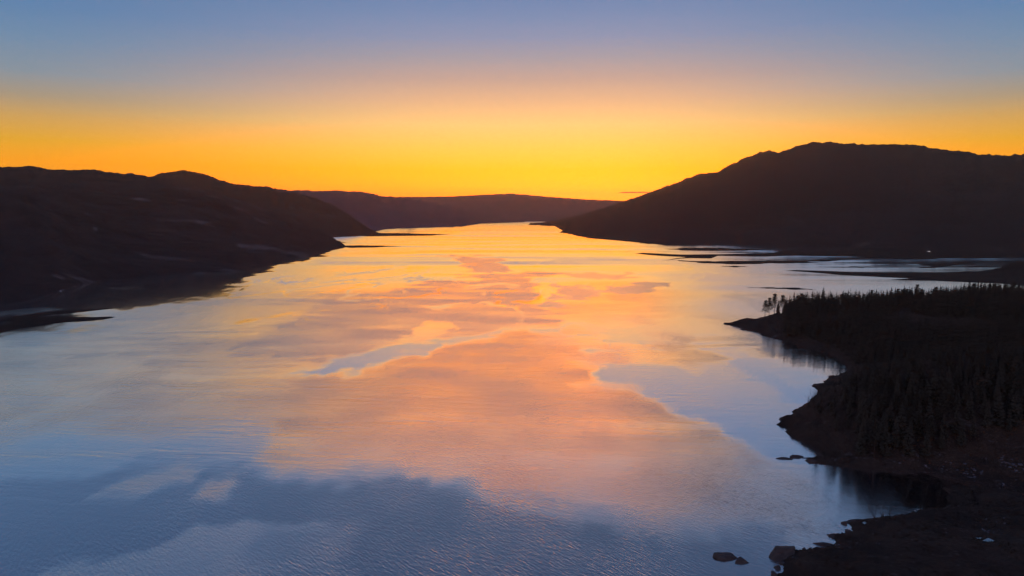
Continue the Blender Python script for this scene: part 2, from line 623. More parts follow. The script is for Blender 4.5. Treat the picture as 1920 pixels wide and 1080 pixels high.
low_land('sandbar', 'broken mud bank in the blue shallows beyond the spit', [(1682, 504), (1702, 499), (1716, 496), (1752, 494), (1800, 493), (1900, 488), (1930, 490), (1800, 495.5), (1746, 498.5), (1715, 501)], 0.5, 0.02, M_BAR, seed=6, warp=0.15)
low_land('sandbar', 'slim mud bar between the ragged bar and the forked flat', [(1490, 483.6), (1620, 482.4), (1700, 484.6), (1600, 485.4)], 0.4, 0.02, M_BAR, seed=16)
low_land('sandbar', 'slender mud bar in the open shallows short of the spit', [(1530, 500.6), (1600, 499.4), (1655, 501), (1590, 502.2)], 0.35, 0.02, M_BAR, seed=17, warp=0.2)
low_land('sandbar', 'short mud bar off the wooded knoll', [(1780, 499.5), (1840, 497.6), (1890, 499), (1840, 500.6)], 0.35, 0.02, M_BAR, seed=18, warp=0.2)
low_land('sandbar', 'slim mud bar just outside the thin bar below the mountain', [(1320, 472.6), (1400, 471.6), (1455, 473), (1390, 474)], 0.4, 0.02, M_BAR, seed=19)
low_land('sandbar', 'lone low mud bar in open water beyond the treeline', [(1402, 539.6), (1440, 538.2), (1490, 540), (1532, 543.4), (1470, 542.6)], 0.2, 0.02, M_BAR, seed=20, warp=0.15)
low_land('sandbar', 'thin dark bar pointing from the left headland', [(632, 460), (700, 460.5), (758, 461.8), (700, 463.8), (640, 465)], 0.6, 0.03, M_BAR, seed=8)
low_land('sandbar', 'dark bar under the hazy middle ridge', [(600, 441), (690, 436.5), (760, 437.5), (850, 439), (800, 442), (690, 443.2)], 0.8, 0.02, M_BAR, seed=9, warp=0.06)
low_land('spit', 'dark curved spit hooking out from the left shore', [(4, 600), (40, 592), (90, 584), (160, 578.5), (245, 576.5), (150, 585), (92, 590), (82, 594), (130, 593.5), (217, 594.5), (200, 600), (130, 605), (60, 613), (0, 623), (-120, 650), (-120, 630), (20, 606)], 0.7, 0.05, M_BAR, 'spit', seed=10, warp=0.05, n=220)


def bumps(seed, h):
    return lambda X, Y, d: h * sstep(0, 18, d) * (0.55 + 0.6 * fbm(X / 25, Y / 60, 3, seed))


low_land('islet', 'small wooded islet off the far point', [(990, 421.5), (1003, 420), (1012, 420), (1024, 421), (1010, 422)], 2, 0.1, M_WOODHILL, 'islet', n=90, seed=12, hump=bumps(1, 14), kind='thing')
low_land('islet', 'larger wooded islet close under the far point', [(1012, 422.2), (1020, 419), (1034, 417.8), (1046, 420), (1046, 423), (1025, 423.5)], 2, 0.1, M_WOODHILL, 'islet', n=90, seed=13, hump=bumps(2, 20), kind='thing')
low_land('islet', 'flat far islet under the low hazy ridge', [(918, 417.3), (935, 416.3), (955, 417), (938, 418)], 2, 0.1, M_BAR, 'islet', n=90, seed=14, hump=bumps(3, 5), kind='thing')
low_land('islet', 'rocky islet below the steep foot of the mountain', [(1050, 436), (1062, 432.5), (1080, 434.5), (1090, 440), (1072, 438.5)], 2, 0.1, M_WOODHILL, 'islet', n=90, seed=15, hump=bumps(4, 9), kind='thing')

# ------------------------------------------------------------------ the near wooded promontory
PROM = [(1358, 607), (1380, 611), (1397, 613.5), (1392, 618), (1412, 620), (1427, 628), (1470, 638), (1520, 650), (1568, 666), (1588, 688),
        (1578, 704), (1556, 709), (1521, 725), (1537, 731), (1531, 739), (1508, 758), (1489, 773), (1499, 779), (1464, 787), (1480, 792.5),
        (1463, 797), (1487, 802.5), (1473, 809), (1486, 817), (1515, 829), (1540, 846), (1548, 855), (1526, 858), (1512, 865), (1540, 872), (1580, 878),
        (1640, 881), (1700, 881), (1760, 887), (1810, 898), (1860, 907), (1912, 915.5), (1912, 918), (1870, 917.5), (1830, 914), (1790, 909), (1768, 916),
        (1776, 932), (1781, 948), (1760, 956), (1720, 962), (1690, 968), (1660, 972), (1630, 975), (1587, 979), (1602, 986), (1598, 993),
        (1575, 1001), (1555, 1004), (1570, 1012), (1578, 1022), (1560, 1030), (1520, 1033), (1480, 1040), (1463, 1052), (1450, 1075),
        (1440, 1110), (1425, 1180), (1400, 1300), (3100, 1300), (3100, 620), (2500, 552), (2200, 552), (1900, 560), (1700, 572), (1530, 588), (1440, 596), (1400, 603)]
PW = to_world(PROM)


def prom_fields(X, Y):
    w = 2.2
    wx = X + w * fbm(X / 14, Y / 14, 4, 71) + 0.9 * fbm(X / 3.5, Y / 2.2, 3, 75)
    wy = Y + w * fbm(X / 14 + 50, Y / 14, 4, 72)
    d = poly_sdf(wx, wy, PW)
    px, py = project(X, Y, np.zeros_like(X))
    # inland height of the ground
    hx, hy = ground(1850, 640)
    big = 25 * np.exp(-(((X - hx) / 230.0) ** 2 + ((Y - hy) / 170.0) ** 2) * 0.8) + 6
    west = 12 * np.exp(-(((X - ground(1560, 635)[0]) / 75.0) ** 2 + ((Y - ground(1560, 635)[1]) / 70.0) ** 2))
    north = 36 * np.exp(-(((X - ground(1820, 805)[0]) / 85.0) ** 2 + ((Y - ground(1820, 805)[1]) / 48.0) ** 2)) + 3
    heath = 4.0 + 5.0 * sstep(1550, 1950, px)
    t = sstep(860, 930, py)
    hmax = np.maximum(np.maximum(big, west + 5), north) * (1 - t) + heath * t
    dd = np.clip(d, 0, None)
    steep = 0.42 + 0.75 * sstep(8, 22, north) * (1 - t)
    Z = hmax * (1 - np.exp(-dd * steep / hmax))
    Z = Z + (1.3 * fbm(X / 16, Y / 16, 4, 81) + 0.55 * fbm(X / 4.5, Y / 4.5, 4, 85)) * np.clip(dd / 5.0, 0, 1)
    Z = Z + 0.7 * np.abs(fbm(X / 3.0, Y / 3.0, 3, 88)) * np.clip(dd / 0.8, 0, 1) * np.exp(-dd / 6.0)
    Z = np.where(d > 0, Z + 0.04, np.maximum(d * 0.35, -1.5))
    return d, Z, px, py


def land_patch(name, label, xs, ys, mat):
    X, Y = np.meshgrid(xs, ys)
    d, Z, px, py = prom_fields(X, Y)
    f = grid_faces(len(ys), len(xs), Z > -0.3)
    V, f = compact(np.stack([X, Y, Z], -1).reshape(-1, 3), f)
    return link(name, new_mesh(name, V, f, mat), kind='structure', label=label, category='ground')


# rows get wider with distance; one sheet for the whole promontory
ys = [118.0]
while ys[-1] < 860:
    ys.append(ys[-1] + 0.5 + max(0, ys[-1] - 200) * 0.0042)
xs = [48.0]
while xs[-1] < 900:
    xs.append(xs[-1] + 0.55 + max(0, xs[-1] - 200) * 0.006)
land_patch('promontory_ground', 'dark heath and forest floor of the wooded promontory', np.array(xs), np.array(ys), M_HEATH)


def ground_z(x, y):
    d, Z, px, py = prom_fields(np.atleast_1d(np.asarray(x, float)), np.atleast_1d(np.asarray(y, float)))
    return d, Z, px, py


# ------------------------------------------------------------------ trees
def conifer_crown(seed, H, W, bare, whorls, per, droop, ragged):
    """drooping boughs in whorls, each bough a bent blade with side twigs"""
    r = random.Random(seed)
    V, Fc = [], []
    for i in range(whorls):
        t = i / (whorls - 1)
        z = H * (bare + (0.97 - bare) * t)
        reach = W * (1 - t) ** 0.75 * (0.75 + 0.25 * math.sin(min(1, t * 5 + 0.4) * math.pi / 2)) + 0.16
        n = max(3, int(per * (1 - 0.45 * t)))
        a0 = r.uniform(0, 6.28)
        for k in range(n):
            if r.random() < ragged:
                continue
            a = a0 + 6.283 * k / n + r.uniform(-0.3, 0.3)
            L = reach * r.uniform(0.6, 1.12)
            dz = -droop * L * r.uniform(0.5, 1.2)
            wd = L * r.uniform(0.30, 0.46)
            ca, sa = math.cos(a), math.sin(a)
            zz = z + r.uniform(-0.25, 0.25) * H / whorls
            th = 0.10 * L + 0.18
            b = len(V)
            V += [(0, 0, zz + th), (0, 0, zz - th * 0.6),
                  (ca * L * .55 - sa * wd, sa * L * .55 + ca * wd, zz + dz * .55 - th),
                  (ca * L * .55 + sa * wd, sa * L * .55 - ca * wd, zz + dz * .55 - th),
                  (ca * L * .6, sa * L * .6, zz + dz * .45 + th),
                  (ca * L, sa * L, zz + dz + 0.12 * L)]
            Fc += [(b, b + 2, b + 4), (b, b + 4, b + 3), (b + 2, b + 5, b + 4), (b + 4, b + 5, b + 3), (b + 1, b + 3, b + 2), (b + 2, b + 3, b + 5)]
    b = len(V)
    V += [(0.12, 0, H * .9), (-0.06, 0.1, H * .9), (-0.06, -0.1, H * .9), (0, 0, H)]
    Fc += [(b, b + 1, b + 3), (b + 1, b + 2, b + 3), (b + 2, b, b + 3)]
    return V, Fc


def pine_crown(seed, H, W):
    """open pine: tufts of needles at the ends of uneven limbs"""
    r = random.Random(seed)
    V, Fc = [], []
    for i in range(120):
        t = r.random() ** 0.8
        z = H * (0.34 + 0.64 * t)
        a = r.uniform(0, 6.28)
        L = W * (1 - 0.75 * t) * r.uniform(0.25, 1.1)
        cx, cy = math.cos(a) * L, math.sin(a) * L
        s = r.uniform(0.45, 0.85)
        for k in range(9):
            b = len(V)
            u = [r.uniform(-1, 1) for _ in range(3)]
            w = [r.uniform(-1, 1) for _ in range(3)]
            p = (cx + r.uniform(-1, 1) * s, cy + r.uniform(-1, 1) * s, z + r.uniform(-.45, .5) * s)
            V += [p, (p[0] + u[0] * s, p[1] + u[1] * s, p[2] + u[2] * s * .6), (p[0] + w[0] * s, p[1] + w[1] * s, p[2] + w[2] * s * .6)]
            Fc.append((b, b + 1, b + 2))
        b = len(V)                     # the limb itself
        V += [(0, 0, z - 0.5), (0.07, 0.05, z - 0.62), (cx, cy, z), (cx * .5 + .05, cy * .5, z - 0.32)]
        Fc += [(b, b + 2, b + 3), (b + 1, b + 3, b + 2)]
    return V, Fc


def trunk_mesh(name, H, r0):
    V, Fc = [], []
    rings = [(-0.8, 1.25), (0.0, 1.0), (0.3, 0.8), (0.7, 0.42), (0.97, 0.08)]
    lean = 0.02
    for i, (t, s) in enumerate(rings):
        z = t * H if t > 0 else t
        for k in range(6):
            a = k * math.pi / 3
            V.append((math.cos(a) * r0 * s + lean * z * math.sin(i), math.sin(a) * r0 * s, z))
    for i in range(len(rings) - 1):
        for k in range(6):
            a, b = i * 6 + k, i * 6 + (k + 1) % 6
            Fc.append((a, b, b + 6, a + 6))
    return new_mesh(name, V, Fc, M_BARK)


KINDS = []      # (crown mesh, trunk mesh, raw crown verts, raw faces, nominal height)
for i, (H, W, bare, wh, per, dr, rg_) in enumerate([(15, 2.7, .10, 15, 9, .35, .08), (13, 2.9, .08, 13, 9, .25, .12), (17, 2.5, .14, 17, 8, .4, .10), (11, 2.6, .06, 11, 9, .2, .10)]):
    V, Fc = conifer_crown(100 + i, H, W, bare, wh, per, dr, rg_)
    KINDS.append((new_mesh('crown', V, Fc, M_NEEDLE, False), trunk_mesh('trunk', H, 0.19), H))
for i, (H, W) in enumerate([(14, 3.4), (15, 2.9)]):
    V, Fc = pine_crown(200 + i, H, W)
    KINDS.append((new_mesh('crown', V, Fc, M_NEEDLE, False), trunk_mesh('trunk', H, 0.2), H))
# light version for the mass of the wood
LIGHT = []
for i, (H, W, bare, wh, per) in enumerate([(14, 2.8, .1, 8, 6), (12, 2.9, .08, 7, 6), (16, 2.6, .12, 9, 6)]):
    V, Fc = conifer_crown(300 + i, H, W, bare, wh, per, .3, .05)
    LIGHT.append((np.array(V), np.array(Fc)))


def add_tree(kind, x, y, z, s, rot, label, group=None, cat='tree', name='conifer_tree'):
    cm, tm, H = KINDS[kind]
    e = link(name, None, label=label, category=cat)
    if group:
        e['group'] = group
    e.location = (x, y, z)
    e.rotation_euler = (0, 0, rot)
    e.scale = (s, s, s)
    link('crown', cm, e)
    link('trunk', tm, e)
    return e


# the lone pines on the tip, left to right against the water
for (px, py, h, k, lab) in [(1434, 603, 16.5, 4, 'feathery lone pine at the very tip of the promontory, beside the bare rock'),
                            (1441.5, 604, 17.0, 5, 'slender lone pine in the middle of the three on the promontory tip'),
                            (1451, 605, 19.0, 5, 'tallest lone pine with bare lower trunk, next to the dense wood'),
                            (1458, 606, 14.0, 0, 'short dark conifer standing between the lone pines and the dense wood'),
                            (1466, 607, 17.5, 4, 'bushy pine at the end of the dense wood')]:
    x, y = ground(px, py)
    d, z, _, _ = ground_z(x, y)
    # shift the tree along its ray so that the raised ground still shows it there
    add_tree(k, float(x), float(y), float(z[0]) - 0.1, h / KINDS[k][2], random.uniform(0, 6.28), lab, name='pine_tree')

# scatter for the wood
cand = []
tries = 0
cell = {}
N_T = 60000
cx_ = rng.uniform(60, 640, N_T)
cy_ = rng.uniform(225, 720, N_T)
d_, z_, px_, py_ = ground_z(cx_, cy_)
gap = fbm(cx_ / 45, cy_ / 45, 3, 91)
for i in range(N_T):
    x, y, d = cx_[i], cy_[i], d_[i]
    small = 1.0
    if d < 5 or py_[i] > 872 or px_[i] < 1470 or px_[i] > 2120:
        continue
    # open bracken slope along the western shore, south of the cove
    if py_[i] > 700:
        lim = 1560 + (py_[i] - 700) * 0.25
        if px_[i] < lim + 40 * gap[i]:
            if d < 9 + 6 * gap[i]:
                continue
            small = 0.5
    elif d < 7 and px_[i] < 1540:
        continue
    if gap[i] < -0.55:
        continue
    sp = 3.35
    k = (int(x // sp), int(y // sp))
    ok = True
    for a in (-1, 0, 1):
        for b in (-1, 0, 1):
            for (qx, qy) in cell.get((k[0] + a, k[1] + b), ()):
                if (qx - x) ** 2 + (qy - y) ** 2 < sp * sp:
                    ok = False
    if not ok:
        continue
    cell.setdefault(k, []).append((x, y))
    cand.append((x, y, float(z_[i]) - 0.15, small * random.uniform(0.62, 1.05) * (1 + 0.28 * gap[i]) * (1.0 - 0.28 * float(sstep(680, 760, py_[i])) + 0.22 * float(sstep(800, 835, py_[i]))), px_[i], py_[i], d))
print('trees', len(cand))
# which of them show: the crest (top of each column) and the nearest, largest
C = np.array(cand)
tpx, tpy = project(C[:, 0], C[:, 1], C[:, 2] + 14 * C[:, 3])
crest, best = set(), {}
for i in range(len(C)):
    if not (1460 < tpx[i] < 1925):
        continue
    k = int(tpx[i] // 3.2)
    if k not in best or tpy[i] < tpy[best[k]]:
        best[k] = i
crest = set(best.values())
rest = [i for i in range(len(C)) if i not in crest and tpx[i] < 1925 and tpx[i] > 1460]
rest.sort(key=lambda i: C[i, 1])
slope_trees = rest[:295 - len(crest)]
single = crest | set(slope_trees)
for i in sorted(single):
    x, y, z, s, px, py, d = cand[i]
    kind = random.choice([0, 0, 1, 1, 2, 3, 3, 4, 5])
    s2 = 14.0 * s / KINDS[kind][2] * random.uniform(0.9, 1.12)
    look = {0: 'tall even spruce', 1: 'broad skirted spruce', 2: 'slender pointed spruce', 3: 'short bushy spruce', 4: 'open ragged pine', 5: 'narrow ragged pine'}[kind]
    where = 'in the jagged treeline along the promontory crest' if i in crest else 'at the front of the wood above the inlet'
    add_tree(kind, x, y, z, s2, random.uniform(0, 6.28), look + ' ' + where, look + 's ' + where, name='pine_tree' if kind > 3 else 'spruce_tree')
VV, FF, off = [], [], 0
for i in range(len(cand)):
    if i in single:
        continue
    x, y, z, s, px, py, d = cand[i]
    v, f = LIGHT[random.randrange(3)]
    a = random.uniform(0, 6.28)
    ca, sa = math.cos(a) * s, math.sin(a) * s
    w = np.stack([v[:, 0] * ca - v[:, 1] * sa + x, v[:, 0] * sa + v[:, 1] * ca + y, v[:, 2] * s + z], -1)
    VV.append(w)
    FF.append(f + off)
    off += len(v)
link('conifer_wood', new_mesh('conifer_wood', np.concatenate(VV), np.concatenate(FF), M_NEEDLE, False), kind='stuff',
     label='dense dark conifer wood covering the promontory', category='wood')


# bare shrubs on the western shore
def shrub_mesh(seed):
    r = random.Random(seed)
    V, Fc = [], []

    def stick(p, q, w):
        b = len(V)
        for c, ww in ((p, w), (q, w * .45)):
            for k in range(3):
                a = k * 2.094
                V.append((c[0] + math.cos(a) * ww, c[1] + math.sin(a) * ww, c[2]))
        for k in range(3):
            Fc.append((b + k, b + (k + 1) % 3, b + 3 + (k + 1) % 3, b + 3 + k))

    for i in range(7):
        a = r.uniform(0, 6.28)
        sp = r.uniform(0.2, 0.7)
        h = r.uniform(2.2, 4.2)
        p0 = (r.uniform(-.2, .2), r.uniform(-.2, .2), -0.2)
        p1 = (math.cos(a) * sp * h * .5, math.sin(a) * sp * h * .5, h * .5)
        p2 = (math.cos(a) * sp * h, math.sin(a) * sp * h, h)
        stick(p0, p1, 0.06)
        stick(p1, p2, 0.035)
        for j in range(9):
            t = r.uniform(.35, 1)
            q = tuple(p1[m] + (p2[m] - p1[m]) * t for m in range(3))
            a2 = r.uniform(0, 6.28)
            l = r.uniform(.4, 1.1)
            stick(q, (q[0] + math.cos(a2) * l, q[1] + math.sin(a2) * l, q[2] + r.uniform(.1, .7)), 0.022)
    return new_mesh('shrub', V, Fc, M_TWIG, False)


SHRUB = [shrub_mesh(s) for s in (1, 2, 3)]
for i, (px, py) in enumerate([(1553, 711), (1561, 708), (1568, 704), (1575, 699), (1528, 742), (1522, 748), (1534, 737), (1516, 755), (1541, 850), (1549, 853), (1536, 846), (1655, 969), (1668, 967), (1640, 971)]):
    x, y = ground(px, py)
    d, z, _, _ = ground_z(x, y)
    lab = ['leafless shrub at the head of the small cove', 'leafless shrub on the rocks south of the cove point', 'leafless shrub by the root of the inlet spit', 'leafless shrub at the south mouth of the inlet'][0 if i < 4 else 1 if i < 8 else 2 if i < 11 else 3]
    o = link('bare_shrub', SHRUB[i % 3], label=lab, category='shrub', group=lab.replace('leafless shrub', 'shrubs'))
    o.location = (float(x), float(y), float(max(z[0], 0.1)))
    o.rotation_euler = (0, 0, i * 1.7)
    s = 0.8 + 0.25 * (i % 3)
    o.scale = (s, s, s)


# ------------------------------------------------------------------ rocks
def ico(sub):
    import bmesh
    bm = bmesh.new()
    bmesh.ops.create_icosphere(bm, subdivisions=sub, radius=1)
    V = np.array([v.co[:] for v in bm.verts])
    Fc = np.array([[v.index for v in f.verts] for f in bm.faces])
    bm.free()
    return V, Fc


ICO3, ICOF3 = ico(4)
ICO2, ICOF2 = ico(2)


def rock_verts(seed, sx, sy, sz, V=None, sharp=0.35):
    V = (ICO3 if V is None else V).copy()
    r = np.random.default_rng(seed)
    # cut by random planes so that it has facets, then roughen
    for k in range(9):
        n = r.normal(size=3)
        n[2] = abs(n[2]) * 1.2
        n /= np.linalg.norm(n)
        c = r.uniform(0.38, 0.78)
        dd = V @ n
        V = V - np.outer(np.clip(dd - c, 0, None), n)
    nz = fbm(V[:, 0] * 2 + seed, V[:, 1] * 2 + V[:, 2] * 1.3, 4, seed)
    V = V * (1 + 0.09 * nz)[:, None]
    return V * np.array([sx, sy, sz])


def rock(name, label, px, py, sx, sy, sz, rot=0.0, sink=0.25, seed=0, mat=None, tilt=0.0, on_land=False, group=None):
    x, y = ground(px, py)
    z = 0.0
    if on_land:
        d, zz, _, _ = ground_z(x, y)
        z = float(max(zz[0], 0))
    V = rock_verts(seed, sx, sy, sz)
    o = link(name, new_mesh(name, V, ICOF3, mat or M_ROCK, False), label=label, category='rock')
    if group:
        o['group'] = group
    o.location = (float(x), float(y), z + sz * (0.5 - sink))
    o.rotation_euler = (tilt, 0, rot)
    return o


rock('boulder', 'low flat rock awash beside its smaller neighbour, away from the shore', 1362, 1044, 4.0, 2.4, 1.3, -0.15, 0.25, 3)
rock('boulder', 'small pointed rock awash touching the low flat rock', 1389, 1053, 3.0, 1.9, 1.4, 0.2, 0.25, 5)
rock('boulder', 'large slabby boulder standing in the water close off the heath shore', 1462, 1041, 5.4, 3.4, 3.2, 0.45, 0.2, 8)
rock('boulder', 'thin leaning slab of rock jutting over the water', 1546, 1022, 3.6, 0.8, 0.9, -0.35, 0.1, 11)
rock('boulder', 'little round rock perched on the heath shoreline', 1508, 1031, 0.7, 0.6, 0.7, 0.2, 0.1, 14, on_land=True)
rock('boulder', 'little squat rock next to the round one on the shoreline', 1519, 1034, 0.8, 0.6, 0.5, 0.9, 0.1, 15, on_land=True)
rock('skerry', 'long low skerry off the inlet spit', 1470, 859.5, 3.6, 1.6, 0.7, -0.1, 0.2, 21)
rock('skerry', 'rounder dark skerry between the long one and the spit', 1494, 857, 2.9, 1.5, 0.8, 0.2, 0.2, 22)
rock('skerry', 'narrow tail of rock at the spit root', 1518, 859, 3.2, 0.6, 0.35, 0.05, 0.2, 23)
rock('skerry', 'low dark whaleback rock off the promontory tip', 1384, 607.5, 9.5, 6.0, 2.6, -0.05, 0.15, 24)
rock('skerry', 'small pointed rock at the end of the whaleback', 1364, 606.5, 3.4, 2.5, 1.0, 0.0, 0.2, 25)
rock('skerry', 'rock finger with a rounded back below the bracken slope', 1478, 786, 4.6, 1.7, 1.5, 0.1, 0.2, 26)
rock('skerry', 'sharper rock finger under the rounded one', 1476, 797, 3.6, 1.2, 1.1, -0.1, 0.2, 27)
rock('skerry', 'dark rock prow at the point south of the small cove', 1534, 724, 4.6, 2.6, 2.2, 0.3, 0.2, 28)
rock('skerry', 'rounded rock point at the tip of the inlet spit', 1522, 866, 3.2, 1.3, 1.0, -0.1, 0.2, 29)
rock('skerry', 'flat-topped rock at the mouth of the inlet, on the heath side', 1597, 980, 2.6, 0.9, 0.8, -0.05, 0.2, 30)
rock('skerry', 'stubby rock point halfway along the heath shore', 1564, 1005, 2.4, 1.2, 0.9, -0.2, 0.2, 31)

for i, (px, py, sz) in enumerate([(1583, 981, .9), (1606, 990, .7), (1592, 997, 1.0), (1580, 1002, .6), (1562, 1007, .8), (1574, 1016, .7), (1577, 1026, .9), (1553, 1031, .7), (1535, 1032, 1.0), (1497, 1036, 1.1), (1486, 1041, .8), (1474, 1049, 1.2), (1466, 1057, .8), (1458, 1066, 1.3), (1452, 1077, 1.0), (1631, 975, .6), (1648, 973, .5), (1662, 971, .7)]):
    rock('shore_rock', 'small dark stone on the waterline of the near heath', px, py, sz * 1.3, sz, sz * .8, i * 1.3, 0.15, 60 + i, group='small stones on the heath waterline')
# pale stones: the rocky edge of the inlet, the wet heath, and the broken shore on the left
def stone_field(name, label, spots, mat, seed):
    r = np.random.default_rng(seed)
    VV, FF, off = [], [], 0
    for (x, y, z, sz) in spots:
        v = rock_verts(int(r.integers(1, 9999)), sz * r.uniform(.7, 1.5), sz * r.uniform(.6, 1.1), sz * r.uniform(.25, .55), ICO1)
        a = r.uniform(0, 6.28)
        v = np.stack([v[:, 0] * math.cos(a) - v[:, 1] * math.sin(a) + x, v[:, 0] * math.sin(a) + v[:, 1] * math.cos(a) + y, v[:, 2] + z], -1)
        VV.append(v)
        FF.append(ICOF1 + off)
        off += len(v)
    link(name, new_mesh(name, np.concatenate(VV), np.concatenate(FF), mat, False), kind='stuff', label=label, category='stones')


ICO1, ICOF1 = ico(1)


def spots_in(boxes, seed, land=True):
    r = np.random.default_rng(seed)
    out = []
    for (pxa, pya, sx, sy, n, s0, s1) in boxes:
        p = r.normal(size=(n, 2)) * np.array([sx, sy]) * 0.5 + np.array([pxa, pya])
        x, y = ground(p[:, 0], p[:, 1])
        clump = fbm(x / 5.0, y / 5.0, 3, 401)
        if land:
            d, z, _, _ = ground_z(x, y)
        else:
            d, z = np.ones(n), np.full(n, 0.2)
        for k in range(n):
            if d[k] > 0.2 and (not land or clump[k] > 0.05):
                sz = s0 + (s1 - s0) * r.random() ** 3
                out.append((x[k], y[k], max(z[k], 0.0), sz))
    return out


stone_field('shore_stones', 'pale stones strewn along the rocky north edge of the inlet', spots_in(
    [(1720, 874, 90, 8, 110, .15, .7), (1800, 884, 110, 16, 420, .1, 1.0), (1885, 895, 80, 20, 380, .1, 1.1), (1620, 872, 120, 10, 120, .12, .6), (1570, 868, 70, 10, 70, .12, .5)], 5), M_PALE, 6)
stone_field('heath_stones', 'pale scattered stones on the dark heath', spots_in(
    [(1850, 1022, 44, 24, 110, .1, .55), (1860, 1050, 60, 10, 26, .08, .35), (1560, 1045, 110, 22, 120, .08, .45), (1800, 958, 60, 10, 50, .1, .4), (1760, 1015, 40, 14, 24, .08, .35),
     (1620, 985, 36, 18, 60, .1, .4), (1700, 1050, 330, 60, 160, .06, .28)], 7), M_FROST, 8)
stone_field('left_shore_stones', 'pale broken stones along the foot of the left hillside', spots_in(
    [(85, 548, 16, 5, 26, .8, 2.6), (105, 541, 18, 6, 36, .8, 3.0), (130, 532, 26, 7, 46, .8, 2.8), (160, 524, 12, 4, 14, .7, 2.0), (45, 540, 60, 10, 20, .6, 1.8)], 9, False), M_FROST, 10)


def pool(name, label, outline, z_off, seed, cat='pool'):
    """a flat irregular sheet of water; the ground rising through it breaks its edge"""
    P = np.array(outline, float)
    x, y = ground(P[:, 0], P[:, 1])
    d, z, _, _ = ground_z(x, y)
    x, y, z = ground(P[:, 0], P[:, 1], z)[0], ground(P[:, 0], P[:, 1], z)[1], z
    d, z, _, _ = ground_z(x, y)
    n = len(P)
    zz = np.maximum(z, 0.05) + z_off if cat == 'stream' else np.full(n, np.median(z) + z_off)
    V = [(x[k], y[k], zz[k]) for k in range(n)]
    if cat == 'stream':
        h = n // 2
        Fc = [(k, k + 1, n - 2 - k, n - 1 - k) for k in range(h - 1)]
    else:
        Fc = [tuple(range(n))]
    me = new_mesh(name, V, Fc, M_POOL, False)
    if me.polygons[0].normal.z < 0:
        me.flip_normals()
    link(name, me, kind='structure', label=label, category=cat)


pool('stream', 'thin bright stream running down to the head of the inlet', [(1819, 914), (1820, 922), (1823, 930), (1826, 938), (1829, 949), (1834, 949), (1831, 938), (1827, 930), (1823, 922), (1821, 914)], 0.25, 1, 'stream')
for (px, py, w, h, lab) in [(1853, 1026, 15, 6, 'small bright pool among stones on the heath'), (1792, 922, 12, 2.5, 'thin pool on the mud at the inlet head'), (1720, 963, 7, 2.5, 'little bright pool at the inlet edge'),
                            (1836, 1018, 9, 3, 'narrow wet hollow beside the small bright pool'), (1623, 982, 8, 2, 'tide pool behind the flat-topped rock')]:
    rr = random.Random(int(px))
    pts = [(px + math.cos(a) * w * rr.uniform(.25, .95), py + math.sin(a) * h * rr.uniform(.25, .95)) for a in [k * 6.283 / 14 for k in range(14)]]
    pool('pool', lab, pts, 0.05, int(px))

# rough grass and heather over the near heath
G_N = 26000
gx = rng.uniform(60, 330, G_N)
gy = rng.uniform(125, 330, G_N)
gd, gz, gpx, gpy = ground_z(gx, gy)
gm = fbm(gx / 9, gy / 9, 3, 301)
okm = (gd > 2.0) & (gpx < 2050) & (gpx > 1380) & (gpy > 855) & (gpy < 1200) & (gm > -0.25)
gx, gy, gz = gx[okm], gy[okm], gz[okm]
n = len(gx)
base = np.stack([gx, gy, gz - 0.05], -1)
VV, FF = [], []
for b in range(5):
    a = rng.uniform(0, 6.283, n)
    h = rng.uniform(0.2, 0.6, n)
    sp = rng.uniform(0.1, 0.5, n)
    wdt = rng.uniform(0.06, 0.16, n)
    o = base + np.stack([rng.uniform(-.3, .3, n), rng.uniform(-.3, .3, n), np.zeros(n)], -1)
    side = np.stack([-np.sin(a), np.cos(a), np.zeros(n)], -1) * wdt[:, None]
    tip = o + np.stack([np.cos(a) * sp, np.sin(a) * sp, h], -1)
    k = len(VV) * 3 * n
    VV.append(np.stack([o - side, o + side, tip], 1).reshape(-1, 3))
    FF.append(np.arange(3 * n).reshape(-1, 3) + k)
link('heather', new_mesh('heather', np.concatenate(VV), np.concatenate(FF), M_GRASS, False), kind='stuff', label='rough brown grass and heather over the near heath', category='heather')

# ------------------------------------------------------------------ house lamp on the far flat
hx, hy = (float(v) for v in ground(1741, 473.4))
h_root = link('house', None, label='tiny white house on the flat at the foot of the mountain', category='house')
h_root.location = (hx, hy, 1.2)
h_root.scale = (0.75, 0.75, 0.75)
M_WHITE, _t, _b = mat_new('limewash')
_t.links.new(mixcol(_t, noise_fac(_t, 1.5), (0.72, 0.72, 0.70), (0.82, 0.82, 0.80)), _b.inputs['Base Color'])
M_SLATE, _t, _b = mat_new('slate')
_t.links.new(mixcol(_t, noise_fac(_t, 2.5), (0.05, 0.05, 0.055), (0.09, 0.09, 0.095)), _b.inputs['Base Color'])
M_LIT, _t, _b = mat_new('lit_window')
_b.inputs['Base Color'].default_value = (0.8, 0.75, 0.65, 1)
_b.inputs['Emission Color'].default_value = (1.0, 0.9, 0.75, 1)
_b.inputs['Emission Strength'].default_value = 0.6


def box_mesh(name, x0, x1, y0, y1, z0, z1, mat):
    V = [(x, y, z) for z in (z0, z1) for y in (y0, y1) for x in (x0, x1)]
    Fc = [(0, 2, 3, 1), (4, 5, 7, 6), (0, 1, 5, 4), (2, 6, 7, 3), (0, 4, 6, 2), (1, 3, 7, 5)]
    return new_mesh(name, V, Fc, mat, False)


